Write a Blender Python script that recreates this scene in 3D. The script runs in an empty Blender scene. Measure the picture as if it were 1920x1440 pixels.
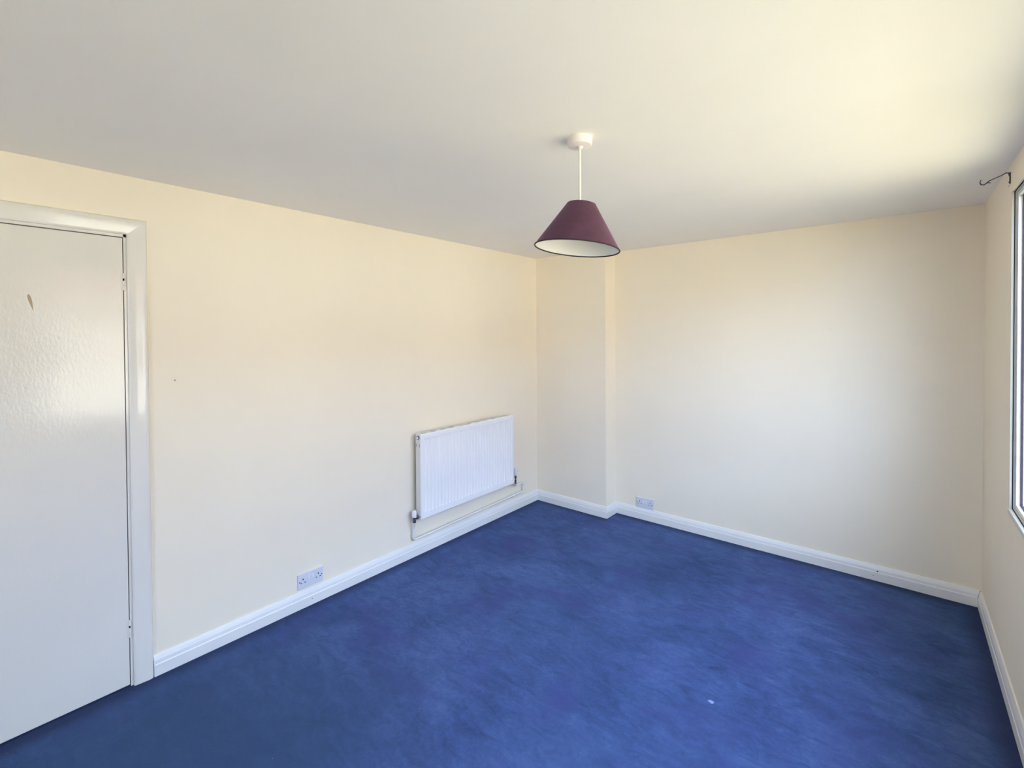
import bpy, bmesh, math
from mathutils import Matrix, Vector

scene = bpy.context.scene
PI = math.pi

# ------------------------------------------------------------------ room measures (metres)
H = 2.30                 # ceiling height
L1, L2, W = 3.575, 3.750, 3.036   # face of the boxed corner, back wall, window wall
Y0 = -1.55               # wall behind the camera
COLX = 0.736             # width of the boxed corner
WY0, WY1, WZ0, WZ1 = 0.45, 2.905, 0.815, 2.175   # window opening
VX0, VX1, VZ0, VZ1 = 1.25, 2.35, 0.90, 2.12        # unseen second window, added in the wall behind the camera for its light
DY0, DY1, DZ = -0.300, 0.508, 2.036               # door opening (inside the jamb)

# ------------------------------------------------------------------ camera
cam_data = bpy.data.cameras.new('camera')
cam = bpy.data.objects.new('camera', cam_data)
scene.collection.objects.link(cam)
yaw, pitch, roll = 0.6932, 0.0138, -0.0063
F = Vector((-math.sin(yaw), math.cos(yaw), 0)); R = Vector((math.cos(yaw), math.sin(yaw), 0)); U = Vector((0, 0, 1))
F2 = F * math.cos(pitch) - U * math.sin(pitch); U2 = U * math.cos(pitch) + F * math.sin(pitch)
R3 = R * math.cos(roll) + U2 * math.sin(roll); U3 = U2 * math.cos(roll) - R * math.sin(roll)
mw = Matrix((R3, U3, -F2)).transposed().to_4x4()
mw.translation = Vector((2.6659, 0.0, 1.5773))
cam.matrix_world = mw
cam_data.sensor_width = 36.0
cam_data.lens = 873.68 / 1920 * 36
cam_data.shift_y = -80.2 / 1920
cam_data.clip_start = 0.01
scene.camera = cam

# ------------------------------------------------------------------ world, sun, exposure
world = bpy.data.worlds.new('sky'); scene.world = world
world.use_nodes = True
nt = world.node_tree; nt.nodes.clear()
wo = nt.nodes.new('ShaderNodeOutputWorld'); bg = nt.nodes.new('ShaderNodeBackground')
bg.inputs['Color'].default_value = (0.56, 0.735, 1.08, 1)
bg.inputs['Strength'].default_value = 8.6
nt.links.new(bg.outputs[0], wo.inputs[0])

sun_d = bpy.data.lights.new('sun', 'SUN'); sun_d.energy = 25.0; sun_d.color = (1.0, 0.93, 0.78); sun_d.angle = 0.009
sun = bpy.data.objects.new('sun', sun_d); scene.collection.objects.link(sun)
sun.rotation_euler = Vector((0.55, -0.40, -0.73)).to_track_quat('-Z', 'Y').to_euler()

def portal(size, size_y, mat):     # marks a window opening so that daylight through it is sampled well; gives no light itself
    d = bpy.data.lights.new('window_portal', 'AREA'); d.shape = 'RECTANGLE'; d.size = size; d.size_y = size_y; d.energy = 1.0
    d.cycles.is_portal = True
    o = bpy.data.objects.new('window_portal', d); scene.collection.objects.link(o); o.matrix_world = mat
portal(WY1 - WY0, WZ1 - WZ0, Matrix(((0, 0, 1, W + 0.09), (1, 0, 0, (WY0 + WY1) / 2), (0, 1, 0, (WZ0 + WZ1) / 2), (0, 0, 0, 1))))
portal(VX1 - VX0, VZ1 - VZ0, Matrix(((1, 0, 0, (VX0 + VX1) / 2), (0, 0, -1, Y0 - 0.09), (0, 1, 0, (VZ0 + VZ1) / 2), (0, 0, 0, 1))))

scene.view_settings.view_transform = 'Standard'
scene.view_settings.look = 'None'
scene.view_settings.gamma = 1.0
scene.view_settings.use_curve_mapping = False
scene.view_settings.exposure = 0.54
scene.cycles.use_denoising = True
scene.cycles.max_bounces = 18
scene.cycles.diffuse_bounces = 12
scene.cycles.glossy_bounces = 6
scene.cycles.transparent_max_bounces = 12
scene.cycles.sample_clamp_indirect = 0.0
scene.cycles.caustics_reflective = False
scene.cycles.caustics_refractive = False

# ------------------------------------------------------------------ materials
def new_mat(name):
    m = bpy.data.materials.new(name); m.use_nodes = True
    return m, m.node_tree, m.node_tree.nodes['Principled BSDF']

def link(nt, a, b): nt.links.new(a, b)

def node(nt, kind, **kw):
    n = nt.nodes.new(kind)
    for k, v in kw.items(): setattr(n, k, v)
    return n

def coords(nt, scale=(1, 1, 1), rot=(0, 0, 0), loc=(0, 0, 0), kind='Object'):
    t = node(nt, 'ShaderNodeTexCoord'); m = node(nt, 'ShaderNodeMapping')
    m.inputs['Scale'].default_value = scale; m.inputs['Rotation'].default_value = rot; m.inputs['Location'].default_value = loc
    link(nt, t.outputs[kind], m.inputs['Vector'])
    return m.outputs['Vector']

def noise(nt, vec, scale, detail=3, rough=0.5, dist=0.0):
    n = node(nt, 'ShaderNodeTexNoise')
    n.inputs['Scale'].default_value = scale; n.inputs['Detail'].default_value = detail
    n.inputs['Roughness'].default_value = rough; n.inputs['Distortion'].default_value = dist
    link(nt, vec, n.inputs['Vector'])
    return n.outputs['Fac']

def ramp(nt, fac, stops):
    r = node(nt, 'ShaderNodeValToRGB'); e = r.color_ramp.elements
    while len(e) < len(stops): e.new(0.5)
    for el, (p, c) in zip(e, stops):
        el.position = p; el.color = (*c, 1)
    link(nt, fac, r.inputs['Fac'])
    return r.outputs['Color']

def mix(nt, fac, a, b, mode='MIX'):
    m = node(nt, 'ShaderNodeMix', data_type='RGBA', blend_type=mode)
    if isinstance(fac, (int, float)): m.inputs[0].default_value = fac
    else: link(nt, fac, m.inputs[0])
    for i, v in ((6, a), (7, b)):
        if isinstance(v, tuple): m.inputs[i].default_value = (*v, 1)
        else: link(nt, v, m.inputs[i])
    return m.outputs[2]

def bump(nt, bsdf, height, strength, dist=0.01):
    b = node(nt, 'ShaderNodeBump'); b.inputs['Strength'].default_value = strength; b.inputs['Distance'].default_value = dist
    link(nt, height, b.inputs['Height']); link(nt, b.outputs[0], bsdf.inputs['Normal'])

def math_n(nt, op, a, b=None, clamp=False):
    m = node(nt, 'ShaderNodeMath', operation=op, use_clamp=clamp)
    for i, v in ((0, a), (1, b)):
        if v is None: continue
        if isinstance(v, (int, float)): m.inputs[i].default_value = v
        else: link(nt, v, m.inputs[i])
    return m.outputs[0]

def paint(name, col, rough=0.6, tex=60, bstr=0.12, var=0.03, spec=0.4, bdist=0.002):
    m, nt, b = new_mat(name)
    v = coords(nt)
    n1 = noise(nt, v, 1.7, 4, 0.6)
    lo = tuple(c * (1 - var) for c in col); hi = tuple(min(1, c * (1 + var)) for c in col)
    link(nt, ramp(nt, n1, [(0.35, lo), (0.65, hi)]), b.inputs['Base Color'])
    b.inputs['Roughness'].default_value = rough
    b.inputs['Specular IOR Level'].default_value = spec
    bump(nt, b, noise(nt, v, tex, 3, 0.6), bstr, bdist)
    return m

M = {}
M['wall'] = paint('cream_wall_paint', (0.88, 0.80, 0.66), 0.75, 140, 0.10, 0.012, 0.25)
M['ceiling'] = paint('white_ceiling_paint', (0.905, 0.89, 0.855), 0.85, 90, 0.12, 0.012, 0.2)
M['skirting'] = paint('white_skirting_gloss', (0.80, 0.79, 0.78), 0.35, 40, 0.10, 0.03, 0.5)
M['gloss'] = paint('white_gloss_woodwork', (0.785, 0.755, 0.70), 0.10, 28, 0.20, 0.015, 0.5)
M['radiator'] = paint('white_radiator_enamel', (0.86, 0.86, 0.87), 0.32, 50, 0.03, 0.01, 0.5)
M['radiator_side'] = paint('off_white_radiator_casing', (0.74, 0.73, 0.70), 0.4, 50, 0.03, 0.02, 0.5)
M['pipe'] = paint('painted_pipe', (0.80, 0.79, 0.77), 0.35, 60, 0.08, 0.03, 0.5)
M['plastic'] = paint('white_moulded_plastic', (0.80, 0.80, 0.82), 0.3, 80, 0.02, 0.01, 0.5)
M['plastic_grey'] = paint('pale_grey_socket_plastic', (0.68, 0.69, 0.76), 0.35, 80, 0.02, 0.01, 0.5)
M['cord'] = paint('ivory_flex', (0.80, 0.76, 0.66), 0.5, 200, 0.05, 0.02, 0.4)
M['rose'] = paint('warm_white_ceiling_rose', (0.82, 0.77, 0.75), 0.45, 80, 0.03, 0.01, 0.4)
M['dark'] = paint('dark_recess', (0.012, 0.012, 0.016), 0.8, 80, 0.02, 0.1, 0.1)
M['iron'] = paint('dark_wrought_iron', (0.035, 0.033, 0.033), 0.55, 150, 0.3, 0.2, 0.5)
M['gasket'] = paint('dark_purple_gasket', (0.055, 0.038, 0.05), 0.6, 90, 0.1, 0.1, 0.3)
M['frame_grey'] = paint('weathered_grey_frame', (0.52, 0.52, 0.50), 0.5, 60, 0.1, 0.12, 0.4)
M['frame'] = paint('white_window_frame', (0.86, 0.86, 0.86), 0.3, 60, 0.03, 0.01, 0.5)
M['bead'] = paint('cream_window_bead', (0.66, 0.64, 0.55), 0.45, 60, 0.08, 0.03, 0.4)
M['lining'] = paint('pale_shade_lining', (0.80, 0.79, 0.72), 0.7, 300, 0.05, 0.01, 0.2)
M['trim'] = paint('dark_shade_trim', (0.040, 0.024, 0.028), 0.7, 300, 0.1, 0.1, 0.2)
M['lint'] = paint('pale_lint', (0.26, 0.34, 0.62), 0.9, 300, 0.3, 0.1, 0.1)

M['plug'] = paint('brown_plug', (0.30, 0.24, 0.15), 0.9, 80, 0.1, 0.1, 0.1)
M['render'] = paint('cream_render', (0.74, 0.68, 0.55), 0.95, 30, 0.2, 0.04, 0.1)
M['tile'] = paint('brown_roof_tile', (0.22, 0.13, 0.09), 0.9, 12, 0.4, 0.2, 0.2)

# chrome
m, nt, b = new_mat('dull_chrome'); b.inputs['Metallic'].default_value = 1.0
link(nt, ramp(nt, noise(nt, coords(nt), 60, 3), [(0.3, (0.10, 0.10, 0.14)), (0.7, (0.35, 0.35, 0.40))]), b.inputs['Base Color'])
b.inputs['Roughness'].default_value = 0.3; M['chrome'] = m

# glossy door with a small bare chip in the paint
m, nt, b = new_mat('white_gloss_door')
v = coords(nt)
base = ramp(nt, noise(nt, v, 1.3, 3), [(0.35, (0.755, 0.725, 0.665)), (0.65, (0.785, 0.755, 0.695))])
tc = node(nt, 'ShaderNodeTexCoord')
mp = node(nt, 'ShaderNodeMapping', vector_type='TEXTURE')
mp.inputs['Location'].default_value = (0, 0.2065, 1.714); mp.inputs['Rotation'].default_value = (0.20, 0, 0)
link(nt, tc.outputs['Object'], mp.inputs['Vector'])
sep = node(nt, 'ShaderNodeSeparateXYZ'); link(nt, mp.outputs[0], sep.inputs[0])
z01 = math_n(nt, 'DIVIDE', sep.outputs['Z'], 0.036)          # -1 .. 1 along the chip
wid = math_n(nt, 'MULTIPLY_ADD', z01, 0.0035); wid.node.inputs[2].default_value = 0.0042
ey = math_n(nt, 'DIVIDE', math_n(nt, 'ABSOLUTE', sep.outputs['Y']), wid)
ez = math_n(nt, 'ABSOLUTE', math_n(nt, 'SUBTRACT', z01, 0.1))
d = math_n(nt, 'ADD', math_n(nt, 'POWER', ey, 2.0), math_n(nt, 'POWER', ez, 2.0))
chip = math_n(nt, 'LESS_THAN', d, 0.9)
link(nt, mix(nt, chip, base, (0.40, 0.31, 0.21)), b.inputs['Base Color'])
b.inputs['Roughness'].default_value = 0.11
h1 = noise(nt, coords(nt, (1, 1, 0.5)), 95, 3, 0.6); h2 = noise(nt, v, 9, 2, 0.5)
bump(nt, b, math_n(nt, 'ADD', h1, math_n(nt, 'MULTIPLY', h2, 2.0)), 0.22, 0.002)
M['door'] = m

# purple suede
m, nt, b = new_mat('purple_suede')
v = coords(nt)
link(nt, ramp(nt, noise(nt, v, 14, 4, 0.6, 0.6), [(0.3, (0.062, 0.027, 0.044)), (0.7, (0.098, 0.042, 0.076))]), b.inputs['Base Color'])
b.inputs['Roughness'].default_value = 0.9; b.inputs['Specular IOR Level'].default_value = 0.2
b.inputs['Sheen Weight'].default_value = 0.25; b.inputs['Sheen Tint'].default_value = (0.75, 0.5, 0.75, 1)
bump(nt, b, noise(nt, v, 500, 2), 0.2, 0.001)
M['suede'] = m

# carpet: worn blue pile with mottled wear, a soiled margin along the skirting and specks of lint
m, nt, b = new_mat('blue_carpet')
v = coords(nt)
n_big = noise(nt, coords(nt, (1, 1, 1), (0, 0, 0.5)), 1.6, 6, 0.62, 0.5)
n_mid = noise(nt, coords(nt, (1.0, 2.2, 1), (0, 0, 0.6)), 7.5, 5, 0.65, 1.0)
n_fine = noise(nt, v, 55, 4, 0.7)
tone = math_n(nt, 'ADD', math_n(nt, 'MULTIPLY', n_big, 0.45), math_n(nt, 'ADD', math_n(nt, 'MULTIPLY', n_mid, 0.35), math_n(nt, 'MULTIPLY', n_fine, 0.20)))
col = ramp(nt, tone, [(0.36, (0.024, 0.044, 0.130)), (0.5, (0.050, 0.088, 0.240)), (0.64, (0.085, 0.140, 0.350))])
teal = noise(nt, v, 1.1, 3, 0.5)
col = mix(nt, math_n(nt, 'MULTIPLY', math_n(nt, 'SUBTRACT', teal, 0.40, True), 1.2, True), col, (0.022, 0.060, 0.150), 'MIX')
sp = node(nt, 'ShaderNodeSeparateXYZ'); link(nt, v, sp.inputs[0])
viol = noise(nt, coords(nt, (1, 1, 1), (0, 0, 0), (5.2, 1.7, 0)), 2.4, 4, 0.6, 0.4)
col = mix(nt, math_n(nt, 'MULTIPLY', math_n(nt, 'SUBTRACT', viol, 0.50, True), 3.5, True), col, (0.046, 0.052, 0.200))     # faded violet patches
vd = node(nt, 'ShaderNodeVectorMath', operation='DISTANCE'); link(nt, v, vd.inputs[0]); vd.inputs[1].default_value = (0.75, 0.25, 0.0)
near_door = math_n(nt, 'DIVIDE', math_n(nt, 'SUBTRACT', 1.55, math_n(nt, 'ADD', vd.outputs['Value'], math_n(nt, 'MULTIPLY', noise(nt, v, 2.6, 4), 0.7))), 0.75, True)
col = mix(nt, math_n(nt, 'MULTIPLY', near_door, 0.75), col, (0.030, 0.062, 0.128))     # darker grey-green patch with a noisy edge near the door
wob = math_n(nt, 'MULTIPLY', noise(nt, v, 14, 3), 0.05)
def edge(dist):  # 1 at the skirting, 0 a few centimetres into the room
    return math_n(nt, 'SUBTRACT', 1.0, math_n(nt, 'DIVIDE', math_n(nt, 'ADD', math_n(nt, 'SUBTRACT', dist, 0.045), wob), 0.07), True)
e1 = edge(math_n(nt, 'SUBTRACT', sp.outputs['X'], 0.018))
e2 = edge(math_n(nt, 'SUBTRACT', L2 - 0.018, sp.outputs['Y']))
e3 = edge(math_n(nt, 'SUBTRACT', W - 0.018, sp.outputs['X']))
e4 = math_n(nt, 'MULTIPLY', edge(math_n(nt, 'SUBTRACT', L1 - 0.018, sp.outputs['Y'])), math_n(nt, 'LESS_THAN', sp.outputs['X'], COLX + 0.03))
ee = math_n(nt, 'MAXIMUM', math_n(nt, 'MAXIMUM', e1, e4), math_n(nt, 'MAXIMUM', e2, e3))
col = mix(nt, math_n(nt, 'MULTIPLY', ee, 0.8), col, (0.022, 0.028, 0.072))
vor = node(nt, 'ShaderNodeTexVoronoi'); vor.inputs['Scale'].default_value = 16; link(nt, v, vor.inputs['Vector'])
keep = node(nt, 'ShaderNodeSeparateColor'); link(nt, vor.outputs['Color'], keep.inputs[0])
speck = math_n(nt, 'MULTIPLY', math_n(nt, 'LESS_THAN', vor.outputs['Distance'], 0.035), math_n(nt, 'GREATER_THAN', keep.outputs[0], 0.80))
col = mix(nt, math_n(nt, 'MULTIPLY', speck, 0.55), col, (0.25, 0.32, 0.52))
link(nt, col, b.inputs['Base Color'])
b.inputs['Roughness'].default_value = 1.0; b.inputs['Specular IOR Level'].default_value = 0.05
b.inputs['Sheen Weight'].default_value = 0.12; b.inputs['Sheen Tint'].default_value = (0.5, 0.65, 1.0, 1)
bump(nt, b, math_n(nt, 'ADD', math_n(nt, 'MULTIPLY', n_mid, 1.2), noise(nt, v, 180, 3, 0.7)), 0.5, 0.006)
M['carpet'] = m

# window glass: clear pane, fresnel reflection
m = bpy.data.materials.new('window_glass'); m.use_nodes = True; nt = m.node_tree; nt.nodes.clear()
o = node(nt, 'ShaderNodeOutputMaterial'); mx = node(nt, 'ShaderNodeMixShader'); fr = node(nt, 'ShaderNodeLayerWeight'); fr.inputs['Blend'].default_value = 0.5
tr = node(nt, 'ShaderNodeBsdfTransparent'); gl = node(nt, 'ShaderNodeBsdfGlossy'); gl.inputs['Roughness'].default_value = 0.0
tr.inputs['Color'].default_value = (0.97, 0.985, 0.98, 1)
schlick = math_n(nt, 'MULTIPLY_ADD', math_n(nt, 'POWER', fr.outputs['Facing'], 5.0), 0.96); schlick.node.inputs[2].default_value = 0.035
link(nt, schlick, mx.inputs[0]); link(nt, tr.outputs[0], mx.inputs[1]); link(nt, gl.outputs[0], mx.inputs[2]); link(nt, mx.outputs[0], o.inputs[0])
M['glass'] = m

# sunlit dry lawn outside, warm straw colour
m, nt, b = new_mat('dry_straw_lawn')
v = coords(nt)
link(nt, ramp(nt, noise(nt, v, 0.8, 6, 0.65), [(0.3, (0.258, 0.210, 0.112)), (0.7, (0.356, 0.292, 0.165))]), b.inputs['Base Color'])
b.inputs['Roughness'].default_value = 1.0; b.inputs['Specular IOR Level'].default_value = 0.0
bump(nt, b, noise(nt, v, 40, 4), 0.5, 0.03)
M['lawn'] = m

# ------------------------------------------------------------------ mesh helpers
def add_box(bm, x0, x1, y0, y1, z0, z1, bevel=0.0, seg=2):
    r = bmesh.ops.create_cube(bm, size=1.0)
    vs = r['verts']
    for v in vs:
        v.co = Vector((x0 + (v.co.x + 0.5) * (x1 - x0), y0 + (v.co.y + 0.5) * (y1 - y0), z0 + (v.co.z + 0.5) * (z1 - z0)))
    if bevel > 0:
        es = list({e for v in vs for e in v.link_edges})
        bmesh.ops.bevel(bm, geom=es, offset=bevel, segments=seg, affect='EDGES', profile=0.5)

def frame_of(d):
    d = Vector(d).normalized()
    a = Vector((0, 0, 1)) if abs(d.z) < 0.9 else Vector((1, 0, 0))
    u = d.cross(a).normalized()
    return u, d.cross(u).normalized()

def add_tube(bm, pts, r, seg=12, cap=True):
    """round bar through points; r a number or one per point"""
    pts = [Vector(p) for p in pts]; rs = r if isinstance(r, (list, tuple)) else [r] * len(pts)
    rings = []; u0 = None
    for i, p in enumerate(pts):
        d = (pts[min(i + 1, len(pts) - 1)] - pts[max(i - 1, 0)]).normalized()
        if u0 is None: u, w = frame_of(d)
        else:
            u = (u0 - d * u0.dot(d)).normalized(); w = d.cross(u)
        u0 = u
        rings.append([bm.verts.new(p + (u * math.cos(2 * PI * k / seg) + w * math.sin(2 * PI * k / seg)) * rs[i]) for k in range(seg)])
    for a, b_ in zip(rings, rings[1:]):
        for k in range(seg):
            bm.faces.new((a[k], a[(k + 1) % seg], b_[(k + 1) % seg], b_[k]))
    if cap:
        bm.faces.new(rings[0][::-1]); bm.faces.new(rings[-1])

def add_lathe(bm, prof, seg=48, closed=False, origin=(0, 0, 0)):
    """profile of (r, z) turned about the z axis"""
    o = Vector(origin); rings = []
    for r, z in prof:
        if r < 1e-6: rings.append([bm.verts.new(o + Vector((0, 0, z)))])
        else: rings.append([bm.verts.new(o + Vector((r * math.cos(2 * PI * k / seg), r * math.sin(2 * PI * k / seg), z))) for k in range(seg)])
    prs = list(zip(rings, rings[1:])) + ([(rings[-1], rings[0])] if closed else [])
    for a, b_ in prs:
        for k in range(seg):
            j = (k + 1) % seg
            if len(a) == 1 and len(b_) == 1: continue
            if len(a) == 1: bm.faces.new((a[0], b_[j], b_[k]))
            elif len(b_) == 1: bm.faces.new((a[k], a[j], b_[0]))
            else: bm.faces.new((a[k], a[j], b_[j], b_[k]))

def add_sweep(bm, prof, p0, p1, out, up=(0, 0, 1), m0=0.0, m1=0.0):
    """section prof [(o,u)] carried from p0 to p1; m0/m1 shift each end along the run by m*o (mitres)"""
    p0, p1, out, up = map(Vector, (p0, p1, out, up)); d = (p1 - p0).normalized()
    a = [bm.verts.new(p0 + out * o + up * u + d * (m0 * o)) for o, u in prof]
    c = [bm.verts.new(p1 + out * o + up * u + d * (m1 * o)) for o, u in prof]
    n = len(prof)
    for k in range(n):
        bm.faces.new((a[k], a[(k + 1) % n], c[(k + 1) % n], c[k]))
    bm.faces.new(a[::-1]); bm.faces.new(c)

def obj(name, bm, mat, parent=None, smooth=False, label=None):
    bmesh.ops.recalc_face_normals(bm, faces=bm.faces)
    me = bpy.data.meshes.new(name); bm.to_mesh(me); bm.free()
    for mt in (mat if isinstance(mat, (list, tuple)) else [mat]): me.materials.append(M[mt])
    if smooth:
        me.polygons.foreach_set('use_smooth', [True] * len(me.polygons)); me.set_sharp_from_angle(angle=math.radians(40))
    o = bpy.data.objects.new(name, me); scene.collection.objects.link(o)
    if parent is not None:
        o.parent = parent; o.matrix_parent_inverse = parent.matrix_world.inverted()
    if label: o['label'] = label
    return o

def thing(name, label, cat, loc=(0, 0, 0), group=None, kind=None):
    o = bpy.data.objects.new(name, None); scene.collection.objects.link(o)
    o.matrix_world = Matrix.Translation(loc); o.empty_display_size = 0.05
    o['label'] = label; o['category'] = cat
    if group: o['group'] = group
    if kind: o['kind'] = kind
    return o

def struct(name, bm, mat, label, cat, smooth=False):
    o = obj(name, bm, mat, None, smooth, label); o['kind'] = 'structure'; o['category'] = cat
    return o

def NB(): return bmesh.new()

# ------------------------------------------------------------------ the room shell
T, TR = 0.25, 0.085      # wall thickness; the window wall is a thin panel
bm = NB(); add_box(bm, -T, W + TR, Y0 - TR, L2 + T, -0.20, 0.0)
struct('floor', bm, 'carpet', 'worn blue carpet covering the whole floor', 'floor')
bm = NB(); add_box(bm, -T, W + TR, Y0 - TR, L2 + T, H, H + 0.20)
struct('ceiling', bm, 'ceiling', 'plain off white painted ceiling', 'ceiling')

bm = NB()   # wall with the door recess; the hall side is closed
add_box(bm, -T, 0, Y0 - TR, DY0 - 0.03, 0, H)
add_box(bm, -T, 0, DY1 + 0.03, L2 + T, 0, H)
add_box(bm, -T, 0, DY0 - 0.03, DY1 + 0.03, DZ + 0.03, H)
add_box(bm, -T, -0.12, DY0 - 0.03, DY1 + 0.03, 0, DZ + 0.03)
struct('wall_left', bm, 'wall', 'cream painted wall with the door and radiator', 'wall')
bm = NB(); add_box(bm, 0, W, L2, L2 + T, 0, H)
struct('wall_back', bm, 'wall', 'cream painted end wall with one low socket', 'wall')
bm = NB(); add_box(bm, 0, COLX, L1, L2, 0, H, 0.0)
struct('wall_corner', bm, 'wall', 'shallow boxed projection filling the room corner', 'wall')
bm = NB()
add_box(bm, W, W + TR, Y0 - TR, WY0, 0, H); add_box(bm, W, W + TR, WY1, L2 + T, 0, H)
add_box(bm, W, W + TR, WY0, WY1, 0, WZ0); add_box(bm, W, W + TR, WY0, WY1, WZ1, H)
struct('wall_right', bm, 'wall', 'cream painted wall holding the window', 'wall')
bm = NB()
add_box(bm, 0, VX0, Y0 - TR, Y0, 0, H); add_box(bm, VX1, W, Y0 - TR, Y0, 0, H)
add_box(bm, VX0, VX1, Y0 - TR, Y0, 0, VZ0); add_box(bm, VX0, VX1, Y0 - TR, Y0, VZ1, H)
struct('wall_front', bm, 'wall', 'cream painted wall facing the boxed corner', 'wall')
bm = NB(); add_box(bm, -60, 90, -80, 80, -3.1, -2.9)
struct('ground', bm, 'lawn', 'dry straw coloured lawn outside below the window', 'ground')

# cream rendered house across the lawn; the room only sees it as warm light and in the gloss of the door
HX, HY0, HY1, HZ0, HZ1 = W + 11.0, -15.0, 13.0, -2.9, 2.5
house = thing('house', 'cream rendered house across the lawn outside the window', 'house', (HX, (HY0 + HY1) / 2, HZ0))
bm = NB(); add_box(bm, HX, HX + 8, HY0, HY1, HZ0, HZ1); obj('wall', bm, 'render', house)
bm = NB(); add_sweep(bm, [(-0.35, HZ1), (8.35, HZ1), (4.0, HZ1 + 2.6)], (HX, HY0 - 0.3, 0), (HX, HY1 + 0.3, 0), (1, 0, 0)); obj('roof', bm, 'tile', house)
for k in range(6):
    for z in (-1.9, 0.6):
        y = HY0 + 2.4 + k * 4.6
        bm = NB(); add_box(bm, HX - 0.03, HX + 0.05, y - 0.65, y + 0.65, z - 0.06, z + 1.26); wf = obj('window', bm, 'frame', house)
        for s_ in (-1, 1):
            bm = NB(); add_box(bm, HX - 0.045, HX - 0.02, y + s_ * 0.31 - 0.27, y + s_ * 0.31 + 0.27, z, z + 1.2); obj('pane', bm, 'dark', wf)

# old fixing holes left in the plaster
def marks(name, mat, pts, parent):
    for (x, y, z, rx, ry, rz) in pts:
        bm = NB(); bmesh.ops.create_icosphere(bm, subdivisions=2, radius=1.0, matrix=Matrix.Translation((x, y, z)) @ Matrix.Diagonal((rx, ry, rz, 1)))
        obj(name, bm, mat, parent, True)
marks('fixing_hole', 'plug', [(W, 2.985, 2.220, 0.0006, 0.030, 0.0018)], bpy.data.objects['wall_right'])
marks('fixing_hole', 'plug', [(0.0, 0.682, 1.370, 0.0006, 0.0035, 0.0035)], bpy.data.objects['wall_left'])

# skirting boards
SK = [(0, 0), (0.018, 0), (0.018, 0.052), (0.0155, 0.056), (0.0135, 0.072), (0.009, 0.086), (0.006, 0.0935), (0.0, 0.0945)]
def skirting(name, runs, label):
    bm = NB()
    for p0, p1, out, m0, m1 in runs: add_sweep(bm, SK, p0, p1, out, (0, 0, 1), m0, m1)
    return struct(name, bm, 'skirting', label, 'skirting board')
ARCH = 0.580     # outer edge of the door architrave
skirting('baseboard_left', [((0, ARCH, 0), (0, L1, 0), (1, 0, 0), 0, -1)], 'white chamfered skirting board below the radiator')
skirting('baseboard_corner', [((0, L1, 0), (COLX, L1, 0), (0, -1, 0), 1, 1), ((COLX, L1, 0), (COLX, L2, 0), (1, 0, 0), -1, -1)], 'white skirting board wrapping the boxed corner')
skirting('baseboard_back', [((COLX, L2, 0), (W - 0.0005, L2, 0), (0, -1, 0), 1, -1)], 'white skirting board along the end wall')
skirting('baseboard_right', [((W, Y0, 0), (W, L2 - 0.0012, 0), (-1, 0, 0), 1, -1)], 'white skirting board below the window')
skirting('baseboard_front', [((0, Y0, 0), (W, Y0, 0), (0, 1, 0), 1, -1), ((0, Y0, 0), (0, DY0 - 0.072, 0), (1, 0, 0), 1, 0)], 'white skirting board along the wall facing the boxed corner')

# dirt in the open joints of the skirting: nail holes and the mitre in the window corner
marks('nail_hole', 'dark', [(2.566, L2 - 0.0150, 0.060, 0.0045, 0.0012, 0.0045), (2.545, L2 - 0.018, 0.030, 0.0022, 0.0008, 0.0022)], bpy.data.objects['baseboard_back'])
marks('nail_hole', 'dark', [(0.018, 1.335, 0.035, 0.0008, 0.0028, 0.0025)], bpy.data.objects['baseboard_left'])
bm = NB(); add_tube(bm, [(W - 0.0170, L2 - 0.0178, 0.012), (W - 0.0170, L2 - 0.0178, 0.052), (W - 0.0125, L2 - 0.0135, 0.073), (W - 0.004, L2 - 0.005, 0.094)], [0.0012, 0.0013, 0.0014, 0.0035], 8)
obj('open_joint', bm, 'dark', bpy.data.objects['baseboard_right'], True)

# ------------------------------------------------------------------ door
door = thing('door_1', 'white gloss painted flush door in a moulded frame', 'door', (0, (DY0 + DY1) / 2, 0), kind='structure')
LEAF0, LEAF1, LZ = DY0 + 0.016, DY1 - 0.0135, 2.0205
bm = NB(); add_box(bm, -0.046, -0.002, LEAF0, LEAF1, 0.007, LZ, 0.0015, 2)
leaf = obj('door_leaf', bm, 'door', door)
bm = NB()   # jamb lining with stops
JX = -0.0005
add_box(bm, -0.12, JX, DY1 - 0.0105, DY1 + 0.03, 0, DZ + 0.03)
add_box(bm, -0.12, JX, DY0 - 0.03, DY0 + 0.013, 0, DZ + 0.03)
add_box(bm, -0.12, JX, DY0 - 0.03, DY1 + 0.03, 2.0245, DZ + 0.03)
add_box(bm, -0.12, -0.047, DY1 - 0.026, DY1, 0, DZ); add_box(bm, -0.12, -0.047, DY0, DY0 + 0.028, 0, DZ)
add_box(bm, -0.12, -0.047, DY0, DY1, DZ - 0.03, DZ)
obj('door_frame', bm, 'gloss', door)
AW = 0.073
AP = [(0.0, 0.0), (0.009, 0.0), (0.0125, 0.003), (0.0145, 0.010), (0.0165, 0.030), (0.0185, 0.048), (0.0190, 0.056), (0.0180, 0.0635), (0.0145, 0.0690), (0.0085, 0.0722), (0.0, AW)]
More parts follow.
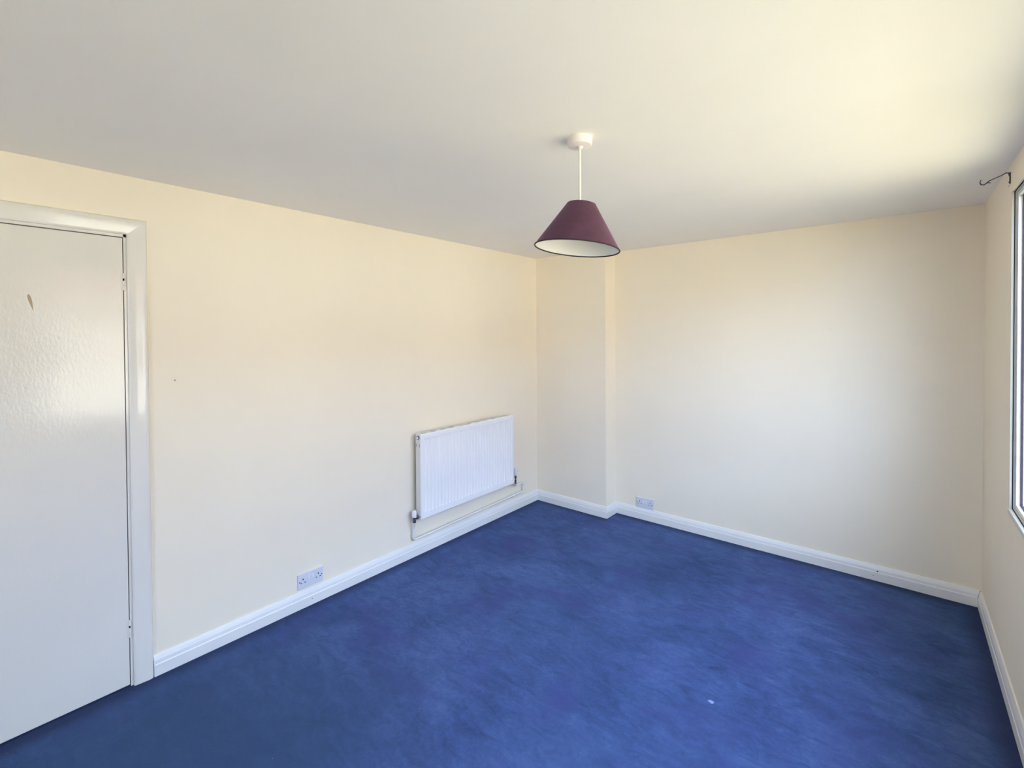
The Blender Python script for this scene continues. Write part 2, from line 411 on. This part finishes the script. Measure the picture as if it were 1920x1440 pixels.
def architrave(p0, p1, side, mit):
    """moulding: section in (out of the wall, away from the opening), mitred in its own plane"""
    bm = NB(); p0, p1, side = Vector(p0), Vector(p1), Vector(side); d = (p1 - p0).normalized()
    a = [bm.verts.new(p0 + Vector((o, 0, 0)) + side * u - d * (mit[0] * u)) for o, u in AP]
    c = [bm.verts.new(p1 + Vector((o, 0, 0)) + side * u + d * (mit[1] * u)) for o, u in AP]
    for k in range(len(AP)):
        j = (k + 1) % len(AP); bm.faces.new((a[k], a[j], c[j], c[k]))
    bm.faces.new(a[::-1]); bm.faces.new(c)
    return obj('architrave', bm, 'gloss', door, True)
architrave((0, DY1 - 0.001, 0), (0, DY1 - 0.001, DZ), (0, 1, 0), (0, 1))
architrave((0, DY0 + 0.001, 0), (0, DY0 + 0.001, DZ), (0, -1, 0), (0, 1))
architrave((0, DY0 + 0.001, DZ), (0, DY1 - 0.001, DZ), (0, 0, 1), (1, 1))
for zc in (1.825, 0.262):
    bm = NB(); yk = DY1 - 0.0118
    for z0, z1 in ((-0.038, -0.0165), (-0.0155, 0.004), (0.0145, 0.038)):
        add_tube(bm, [(0.001, yk, zc + z0), (0.001, yk, zc + z1)], 0.0048, 12)
    hg = obj('hinge', bm, 'gloss', door, True)
    bm = NB(); add_tube(bm, [(0.0005, yk, zc - 0.036), (0.0005, yk, zc + 0.036)], 0.0030, 10)
    obj('hinge_pin', bm, 'dark', hg, True)
    bm = NB(); add_box(bm, -0.006, 0.0008, yk - 0.0085, yk - 0.003, zc - 0.038, zc + 0.038, 0.0008)
    obj('hinge_leaf', bm, 'gloss', hg)
bm = NB()   # lever handle on the closing edge
add_box(bm, -0.004, 0.006, LEAF0 + 0.04, LEAF0 + 0.08, 0.95, 1.10, 0.003)
add_tube(bm, [(0.0, LEAF0 + 0.06, 1.05), (0.045, LEAF0 + 0.06, 1.05), (0.055, LEAF0 + 0.075, 1.05), (0.055, LEAF0 + 0.17, 1.045)], [0.009, 0.008, 0.008, 0.007], 12)
obj('door_handle', bm, 'chrome', door, True)

# ------------------------------------------------------------------ window
def ring(bm, x0, x1, inset, width, y0, y1, z0, z1):
    """rectangular surround between inset and inset+width from the opening's edge"""
    a, c = inset, inset + width
    add_box(bm, x0, x1, y0 + a, y0 + c, z0 + a, z1 - a); add_box(bm, x0, x1, y1 - c, y1 - a, z0 + a, z1 - a)
    add_box(bm, x0, x1, y0 + c, y1 - c, z1 - c, z1 - a); add_box(bm, x0, x1, y0 + c, y1 - c, z0 + a, z0 + c)

def window(name, label, mat, y0, y1, z0, z1, mullions):
    """built as if in a wall whose inner face is x = 0 with outdoors at +x, then carried to its wall by mat"""
    win = thing(name, label, 'window', mat @ Vector((0, (y0 + y1) / 2, z0)), kind='structure')
    def put(part, bm, m):
        bmesh.ops.transform(bm, matrix=mat, verts=bm.verts); return obj(part, bm, m, win)
    bm = NB()
    add_box(bm, -0.0025, 0.006, y1 - 0.003, y1 + 0.004, z0, z1, 0.0015)
    add_box(bm, -0.0025, 0.006, y0 - 0.004, y0 + 0.003, z0, z1, 0.0015)
    put('window_bead', bm, 'bead')
    bm = NB(); add_box(bm, -0.006, 0.012, y0 - 0.008, y1 + 0.008, z0 - 0.022, z0 + 0.001, 0.003); put('window_sill', bm, 'bead')
    bm = NB(); ring(bm, 0.0085, 0.015, 0.0, 0.008, y0, y1, z0, z1); put('window_rebate', bm, 'frame_grey')
    bm = NB(); ring(bm, 0.0060, 0.0085, -0.001, 0.004, y0, y1, z0, z1); put('window_gap', bm, 'dark')
    bm = NB(); ring(bm, 0.015, 0.075, 0.0, 0.026, y0, y1, z0, z1)
    ys = [y0 + 0.026]
    for ym in mullions:
        add_box(bm, 0.015, 0.075, ym - 0.03, ym + 0.03, z0 + 0.026, z1 - 0.026); ys += [ym - 0.03, ym + 0.03]
    ys.append(y1 - 0.026)
    put('window_frame', bm, 'frame')
    for a, c in zip(ys[::2], ys[1::2]):
        bm = NB(); ring(bm, 0.027, 0.0335, 0.0, 0.006, a, c, z0 + 0.026, z1 - 0.026); put('gasket', bm, 'gasket')
        bm = NB(); add_box(bm, 0.034, 0.038, a + 0.001, c - 0.001, z0 + 0.027, z1 - 0.027); put('window_pane', bm, 'glass')
    return win
window('window_1', 'wide white framed window with three panes beside the curtain hook', Matrix.Translation((W, 0, 0)), WY0, WY1, WZ0, WZ1, (1.265, 2.085))
window('added_window', 'added, unseen white framed window with two panes facing the boxed corner', Matrix(((0, 1, 0, 0), (-1, 0, 0, Y0), (0, 0, 1, 0), (0, 0, 0, 1))), VX0, VX1, VZ0, VZ1, (1.80,))  # added out of view; its daylight evens out the room

# ------------------------------------------------------------------ radiator
RY0, RY1, RZ0, RZ1, RX0, RX1 = 2.088, 3.104, 0.285, 0.884, 0.034, 0.100
rad = thing('radiator', 'white ribbed panel radiator on the cream wall with surface pipes', 'radiator', (0, (RY0 + RY1) / 2, 0.12))
def smooth01(t): t = max(0, min(1, t)); return t * t * (3 - 2 * t)
bm = NB()   # pressed front: shallow vertical flutes between two plain headers
NF = 30; pitch_f = (RY1 - RY0 - 0.036) / NF
ycols = [RY0, RY0 + 0.0025, RY0 + 0.0045, RY0 + 0.018]
for k in range(NF):
    c = RY0 + 0.018 + (k + 0.5) * pitch_f
    ycols += [c - 0.0125, c - 0.0095, c - 0.006, c, c + 0.006, c + 0.0095, c + 0.0125]
ycols += [RY1 - 0.018, RY1 - 0.0045, RY1 - 0.0025, RY1]
zrows = [RZ0, RZ0 + 0.004, RZ0 + 0.008, 0.332, 0.335, 0.339, 0.342, 0.50, 0.70, 0.8415, 0.8432, 0.845, 0.8465, RZ1 - 0.008, RZ1 - 0.004, RZ1]
def depth_at(y, z):
    e = min(y - RY0, RY1 - y, z - RZ0, RZ1 - z)
    x = RX1 - (0.004 * (1 - min(1, e / 0.004)) ** 2)
    k = math.floor((y - RY0 - 0.018) / pitch_f)
    if 0 <= k < NF:
        c = RY0 + 0.018 + (k + 0.5) * pitch_f
        a = smooth01((0.0125 - abs(y - c)) / 0.0065)
        g = smooth01((z - 0.332) / 0.010) * smooth01((0.8465 - z) / 0.0050)
        x -= 0.0060 * a * g
    return x
grid = [[bm.verts.new((depth_at(y, z), y, z)) for z in zrows] for y in ycols]
for i in range(len(ycols) - 1):
    for j in range(len(zrows) - 1):
        bm.faces.new((grid[i][j], grid[i + 1][j], grid[i + 1][j + 1], grid[i][j + 1]))
# returned edge and back of the panel
ringv = [grid[i][0] for i in range(len(ycols))] + [grid[-1][j] for j in range(1, len(zrows))] + [grid[i][-1] for i in range(len(ycols) - 2, -1, -1)] + [grid[0][j] for j in range(len(zrows) - 2, 0, -1)]
back = [bm.verts.new((RX1 - 0.014, v.co.y, v.co.z)) for v in ringv]
for k in range(len(ringv)):
    j = (k + 1) % len(ringv); bm.faces.new((ringv[j], ringv[k], back[k], back[j]))
bm.faces.new(back)
obj('front_panel', bm, 'radiator', rad, True)
for y0, y1 in ((RY0 + 0.002, RY0 + 0.0045), (RY1 - 0.0045, RY1 - 0.002)):
    bm = NB(); add_box(bm, RX0 + 0.004, RX1 - 0.013, y0, y1, RZ0 + 0.02, RZ1 - 0.004, 0.0008)
    sd = obj('side_cover', bm, 'radiator_side', rad)
    if y0 < 2.5:
        for xx, dz in ((RX0 + 0.010, 0.0), (RX1 - 0.020, 0.0)):
            bm = NB(); add_box(bm, xx - 0.0015, xx + 0.0015, y0 - 0.0006, y0 + 0.001, 0.790, 0.812)
            obj('side_slot', bm, 'dark', sd)
bm = NB()   # top grille: two rails joined by bars with open slots between
GY = RY1 - RY0 - 0.008; NS = 11
add_box(bm, RX0 + 0.003, RX0 + 0.012, RY0 + 0.004, RY1 - 0.004, RZ1 - 0.006, RZ1 - 0.002, 0.0008)
add_box(bm, RX1 - 0.022, RX1 - 0.013, RY0 + 0.004, RY1 - 0.004, RZ1 - 0.006, RZ1 - 0.002, 0.0008)
for k in range(NS + 1):
    y = RY0 + 0.004 + GY * k / NS; w2 = 0.024
    add_box(bm, RX0 + 0.010, RX1 - 0.020, max(RY0 + 0.004, y - w2), min(RY1 - 0.004, y + w2), RZ1 - 0.0058, RZ1 - 0.0025)
obj('top_grille', bm, 'radiator_side', rad)
bm = NB()   # convector fins behind the panel
pr_ = []
nfin = 60
for k in range(nfin + 1):
    y = RY0 + 0.02 + (RY1 - RY0 - 0.04) * k / nfin
    pr_ += [(RX1 - 0.016, y), (RX0 + 0.012, y)] if k % 2 == 0 else [(RX0 + 0.012, y), (RX1 - 0.016, y)]
lo = [bm.verts.new((x, y, RZ0 + 0.05)) for x, y in pr_]; hi = [bm.verts.new((x, y, RZ1 - 0.03)) for x, y in pr_]
for k in range(len(pr_) - 1): bm.faces.new((lo[k], lo[k + 1], hi[k + 1], hi[k]))
fins = obj('convector_fins', bm, 'radiator_side', rad); fins['kind'] = 'stuff'
for y in (RY0 + 0.16, RY1 - 0.16):
    bm = NB(); add_box(bm, 0.0012, 0.004, y - 0.02, y + 0.02, 0.36, 0.86); add_box(bm, 0.0012, RX0 + 0.014, y - 0.004, y + 0.004, 0.40, 0.43); add_box(bm, 0.0012, RX0 + 0.014, y - 0.004, y + 0.004, 0.80, 0.83)
    obj('wall_bracket', bm, 'radiator_side', rad)
for ye, sgn in ((RY0 + 0.002, -1), (RY1 - 0.002, 1)):   # plug and air vent at the top corners
    bm = NB(); add_tube(bm, [(0.066, ye, 0.857), (0.066, ye + sgn * 0.006, 0.857)], 0.0135, 20)
    pl = obj('end_plug', bm, 'chrome', rad, True)
    bm = NB(); add_tube(bm, [(0.066, ye + sgn * 0.004, 0.857), (0.066, ye + sgn * 0.0085, 0.857)], 0.0085, 16)
    obj('plug_centre', bm, 'radiator', pl, True)
# left valve: capped lockshield with chrome tail
LX = 0.050; LY = 2.062
bm = NB(); add_tube(bm, [(LX, LY, 0.300), (LX, LY, 0.306), (LX, LY, 0.340), (LX, LY, 0.347)], [0.0150, 0.0170, 0.0160, 0.0125], 16)
obj('valve_cap', bm, 'plastic', rad, True)
bm = NB()
add_tube(bm, [(LX, LY, 0.262), (LX, LY, 0.276), (LX, LY, 0.277), (LX, LY, 0.301)], [0.0125, 0.0125, 0.0095, 0.0095], 12)
add_tube(bm, [(LX, LY, 0.291), (LX + 0.004, RY0 + 0.010, 0.297)], 0.0085, 12)
vb = obj('valve_body', bm, 'chrome', rad, True)
bm = NB(); add_tube(bm, [(LX + 0.003, LY + 0.014, 0.2945), (LX + 0.0035, RY0 + 0.0015, 0.296)], 0.0165, 6)
obj('tail_nut', bm, 'chrome', vb)
# right valve: thermostatic head standing on its body
RYV = 3.182; RXV = 0.050
bm = NB(); add_tube(bm, [(RXV, RYV + 0.006, 0.328), (RXV, RYV + 0.006, 0.334), (RXV, RYV + 0.006, 0.388), (RXV, RYV + 0.006, 0.396)], [0.0125, 0.0165, 0.0155, 0.011], 16)
th = obj('valve_head', bm, 'plastic', rad, True)
bm = NB(); add_box(bm, RXV + 0.013, RXV + 0.0175, RYV + 0.003, RYV + 0.009, 0.366, 0.382); obj('valve_slot', bm, 'frame_grey', th)
bm = NB()
add_tube(bm, [(RXV, RYV + 0.004, 0.268), (RXV, RYV + 0.004, 0.288), (RXV, RYV + 0.004, 0.289), (RXV, RYV + 0.004, 0.302), (RXV, RYV + 0.004, 0.303), (RXV, RYV + 0.004, 0.330)], [0.0085, 0.0085, 0.0060, 0.0060, 0.0105, 0.0105], 12)
add_tube(bm, [(RXV, RYV, 0.245), (RXV, RYV + 0.002, 0.270)], 0.0095, 12)
obj('valve_body', bm, 'chrome', rad, True)
bm = NB(); add_tube(bm, [(RXV + 0.002, RYV - 0.010, 0.248), (RXV + 0.010, RY1 - 0.012, 0.300)], [0.0105, 0.0075], 12)
obj('tail_nut', bm, 'frame_grey', rad, True)
def rounded(pts, r, n=5):
    pts = [Vector(p) for p in pts]; out = [pts[0]]
    for a, b_, c in zip(pts, pts[1:], pts[2:]):
        d0 = (a - b_).normalized(); d1 = (c - b_).normalized(); rr = min(r, (a - b_).length * 0.45, (c - b_).length * 0.45)
        p, q = b_ + d0 * rr, b_ + d1 * rr
        for k in range(n + 1):
            t = k / n; out.append(p * (1 - t) ** 2 + b_ * 2 * t * (1 - t) + q * t * t)
    return out + [pts[-1]]
PX = 0.028; PR = 0.0088
bm = NB(); add_tube(bm, rounded([(LX, LY, 0.264), (LX - 0.002, LY + 0.001, 0.246), (PX, LY + 0.010, 0.215), (PX, LY + 0.011, 0.128), (PX, LY + 0.10, 0.129), (PX, 3.168, 0.146)], 0.022), PR, 12)
obj('pipe', bm, 'pipe', rad, True)
bm = NB(); add_tube(bm, rounded([(PX, 3.178, 0.1465), (PX, 3.322, 0.148), (PX, 3.322, 0.230), (RXV - 0.003, 3.180, 0.238)], 0.018), PR, 12)
obj('pipe', bm, 'pipe', rad, True)
bm = NB(); add_tube(bm, [(PX, 3.150, 0.1458), (PX, 3.155, 0.1459), (PX, 3.190, 0.1464), (PX, 3.196, 0.1465)], [PR + 0.001, 0.0125, 0.0125, PR + 0.001], 12)
obj('pipe_coupling', bm, 'pipe', rad, True)
for y, z in ((2.42, 0.1335), (2.80, 0.1395)):
    bm = NB(); add_box(bm, 0.0012, PX - 0.004, y - 0.004, y + 0.004, z - 0.004, z + 0.004, 0.001); obj('pipe_clip', bm, 'plastic', rad)
bm = NB(); add_box(bm, 0.0012, PX - 0.004, LY + 0.005, LY + 0.017, 0.165, 0.177, 0.001); obj('pipe_clip', bm, 'plastic', rad)

# ------------------------------------------------------------------ sockets
def socket(label, origin, along, out):
    """double switched socket; origin = centre of the plate on the wall"""
    o_, a, n = Vector(origin), Vector(along), Vector(out); up = Vector((0, 0, 1))
    t = thing('double_socket', label, 'socket', origin, 'double wall sockets above the skirting')
    mat = Matrix((a, n, up)).transposed().to_4x4(); mat.translation = o_
    def put(name, bm, m, parent, smooth=False):
        bmesh.ops.transform(bm, matrix=mat, verts=bm.verts); return obj(name, bm, m, parent, smooth)
    bm = NB(); add_box(bm, -0.0765, 0.0765, 0.0, 0.0095, -0.044, 0.044, 0.0022, 2)
    pl = put('faceplate', bm, 'plastic_grey', t)
    for s in (-1, 1):
        bm = NB(); add_box(bm, s * 0.0115 - 0.0065, s * 0.0115 + 0.0065, 0.0092, 0.0125, 0.004, 0.027, 0.0012)
        put('switch', bm, 'plastic', t)
        cx = s * 0.046
        for dx, dz, w2, h2 in ((0, 0.012, 0.0026, 0.0048), (-0.0115, -0.008, 0.0040, 0.0024), (0.0115, -0.008, 0.0040, 0.0024)):
            bm = NB(); add_box(bm, cx + dx - w2, cx + dx + w2, 0.0080, 0.0099, dz - h2, dz + h2); put('pin_hole', bm, 'dark', pl)
        bm = NB(); add_tube(bm, [(s * 0.0665, 0.0085, 0.0), (s * 0.0665, 0.0099, 0.0)], 0.0034, 10); put('screw_hole', bm, 'dark', pl)
    return t
socket('pale double switched socket below and left of the radiator, on the door wall', (0, 1.332, 0.153), (0, 1, 0), (1, 0, 0))
socket('pale double switched socket beside the boxed corner, on the end wall', (1.012, L2, 0.138), (1, 0, 0), (0, -1, 0))

# ------------------------------------------------------------------ pendant lamp
PXL, PYL = 1.759, 1.489
lamp = thing('pendant_lamp', 'ceiling pendant with a purple suede cone shade', 'lamp', (PXL, PYL, H))
O = (PXL, PYL, 0)
bm = NB(); add_lathe(bm, [(0, H), (0.0445, H), (0.0450, H - 0.002), (0.0450, H - 0.0265), (0.0435, H - 0.0295), (0.0405, H - 0.031), (0.012, H - 0.033), (0.0105, H - 0.037), (0.007, H - 0.041), (0, H - 0.042)], 48, False, O)
obj('ceiling_rose', bm, 'rose', lamp, True)
bm = NB(); add_tube(bm, [(PXL, PYL, H - 0.038), (PXL, PYL, 2.058)], 0.0042, 12)
obj('cord', bm, 'cord', lamp, True)
bm = NB(); add_lathe(bm, [(0, 2.072), (0.006, 2.072), (0.009, 2.066), (0.017, 2.0625), (0.019, 2.056), (0.019, 2.035), (0.0165, 2.030), (0.0165, 1.995), (0.013, 1.993), (0.013, 2.01), (0, 2.01)], 24, False, O)
obj('lamp_holder', bm, 'plastic', lamp, True)
tilt = Matrix.Translation(Vector((PXL, PYL, 2.05)) + R * 0.0045) @ Matrix.Rotation(math.radians(6.3), 4, F) @ Matrix.Translation((-PXL, -PYL, -2.05))
ZT, ZB, RT, RB = 2.056, 1.893, 0.0535, 0.1570
bm = NB(); add_lathe(bm, [(RT, ZT), (RB, ZB), (RB - 0.0008, ZB - 0.0002), (RT - 0.0012, ZT)], 72, True, O)
bmesh.ops.transform(bm, matrix=tilt, verts=bm.verts); shade = obj('shade', bm, 'suede', lamp, True)
bm = NB(); add_lathe(bm, [(RT - 0.0016, ZT - 0.001), (RB - 0.0014, ZB + 0.001), (RB - 0.0024, ZB + 0.001), (RT - 0.0028, ZT - 0.001)], 72, True, O)
bmesh.ops.transform(bm, matrix=tilt, verts=bm.verts); obj('shade_lining', bm, 'lining', shade, True)
def torus_ring(r, z, t, name):
    bm = NB(); add_lathe(bm, [(r + t * math.cos(a), z + t * math.sin(a)) for a in [2 * PI * k / 8 for k in range(8)]], 72, True, O)
    bmesh.ops.transform(bm, matrix=tilt, verts=bm.verts); return obj(name, bm, 'trim', shade, True)
torus_ring(RB - 0.0012, ZB, 0.0026, 'shade_rim'); torus_ring(RT - 0.001, ZT, 0.0011, 'shade_rim')
for k in range(3):   # wires that hold the shade on the lamp holder
    bm = NB(); a = 2 * PI * k / 3 + 0.4
    add_tube(bm, [(PXL + 0.017 * math.cos(a), PYL + 0.017 * math.sin(a), 2.040), (PXL + (RT - 0.001) * math.cos(a), PYL + (RT - 0.001) * math.sin(a), ZT - 0.002)], 0.0012, 8)
    bmesh.ops.transform(bm, matrix=tilt, verts=bm.verts); obj('shade_wire', bm, 'plastic', shade, True)

# ------------------------------------------------------------------ curtain hook by the window head
hook = thing('curtain_hook', 'dark iron curtain pole hook fixed beside the window head', 'hook', (W, 2.95, 2.245))
HY = 2.95
bm = NB(); add_box(bm, W - 0.004, W, HY - 0.0055, HY + 0.0055, 2.220, 2.270, 0.001)
plate = obj('back_plate', bm, 'iron', hook)
for z in (2.227, 2.256):
    bm = NB(); add_lathe(bm, [(0, 0.0025), (0.003, 0.0018), (0.0045, 0.0), (0, 0)], 12)
    bmesh.ops.transform(bm, matrix=Matrix.Translation((W - 0.004, HY, z)) @ Matrix.Rotation(-PI / 2, 4, 'Y'), verts=bm.verts)
    obj('screw', bm, 'iron', plate, True)
pts = [(W - 0.003, HY, 2.255), (W - 0.006, HY, 2.267), (W - 0.013, HY, 2.2695), (W - 0.030, HY, 2.2605), (W - 0.052, HY, 2.252), (W - 0.066, HY, 2.2455), (W - 0.073, HY, 2.2385), (W - 0.080, HY, 2.2330), (W - 0.087, HY, 2.2325), (W - 0.0925, HY, 2.2365), (W - 0.0945, HY, 2.2440), (W - 0.0930, HY, 2.2520), (W - 0.0910, HY, 2.2565)]
bm = NB(); add_tube(bm, pts, [0.0028, 0.0028, 0.0022, 0.0018, 0.0018, 0.0020, 0.0022, 0.0022, 0.0022, 0.0022, 0.0020, 0.0016, 0.0010], 10)
obj('hook_arm', bm, 'iron', hook, True)
bm = NB(); add_tube(bm, [(W - 0.0725, HY, 2.2395), (W - 0.066, HY, 2.2375), (W - 0.0605, HY, 2.2360)], [0.0018, 0.0018, 0.0014], 8)
obj('hook_spur', bm, 'iron', hook, True)

# ------------------------------------------------------------------ scrap of lint on the carpet
bm = NB(); bmesh.ops.create_icosphere(bm, subdivisions=3, radius=1.0)
for v in bm.verts:
    k = 1 + 0.25 * math.sin(7 * v.co.x + 3 * v.co.y) * math.cos(5 * v.co.y + 2)
    v.co = Vector((v.co.x * 0.0135 * k, v.co.y * 0.0080 * k, max(-0.6, v.co.z) * 0.0035 * k))
bmesh.ops.transform(bm, matrix=Matrix.Translation((2.053, 2.054, 0.002)) @ Matrix.Rotation(0.25, 4, 'Z'), verts=bm.verts)
o = obj('lint_scrap', bm, 'lint', None, True, 'small pale scrap of lint lying on the blue carpet'); o['category'] = 'lint'
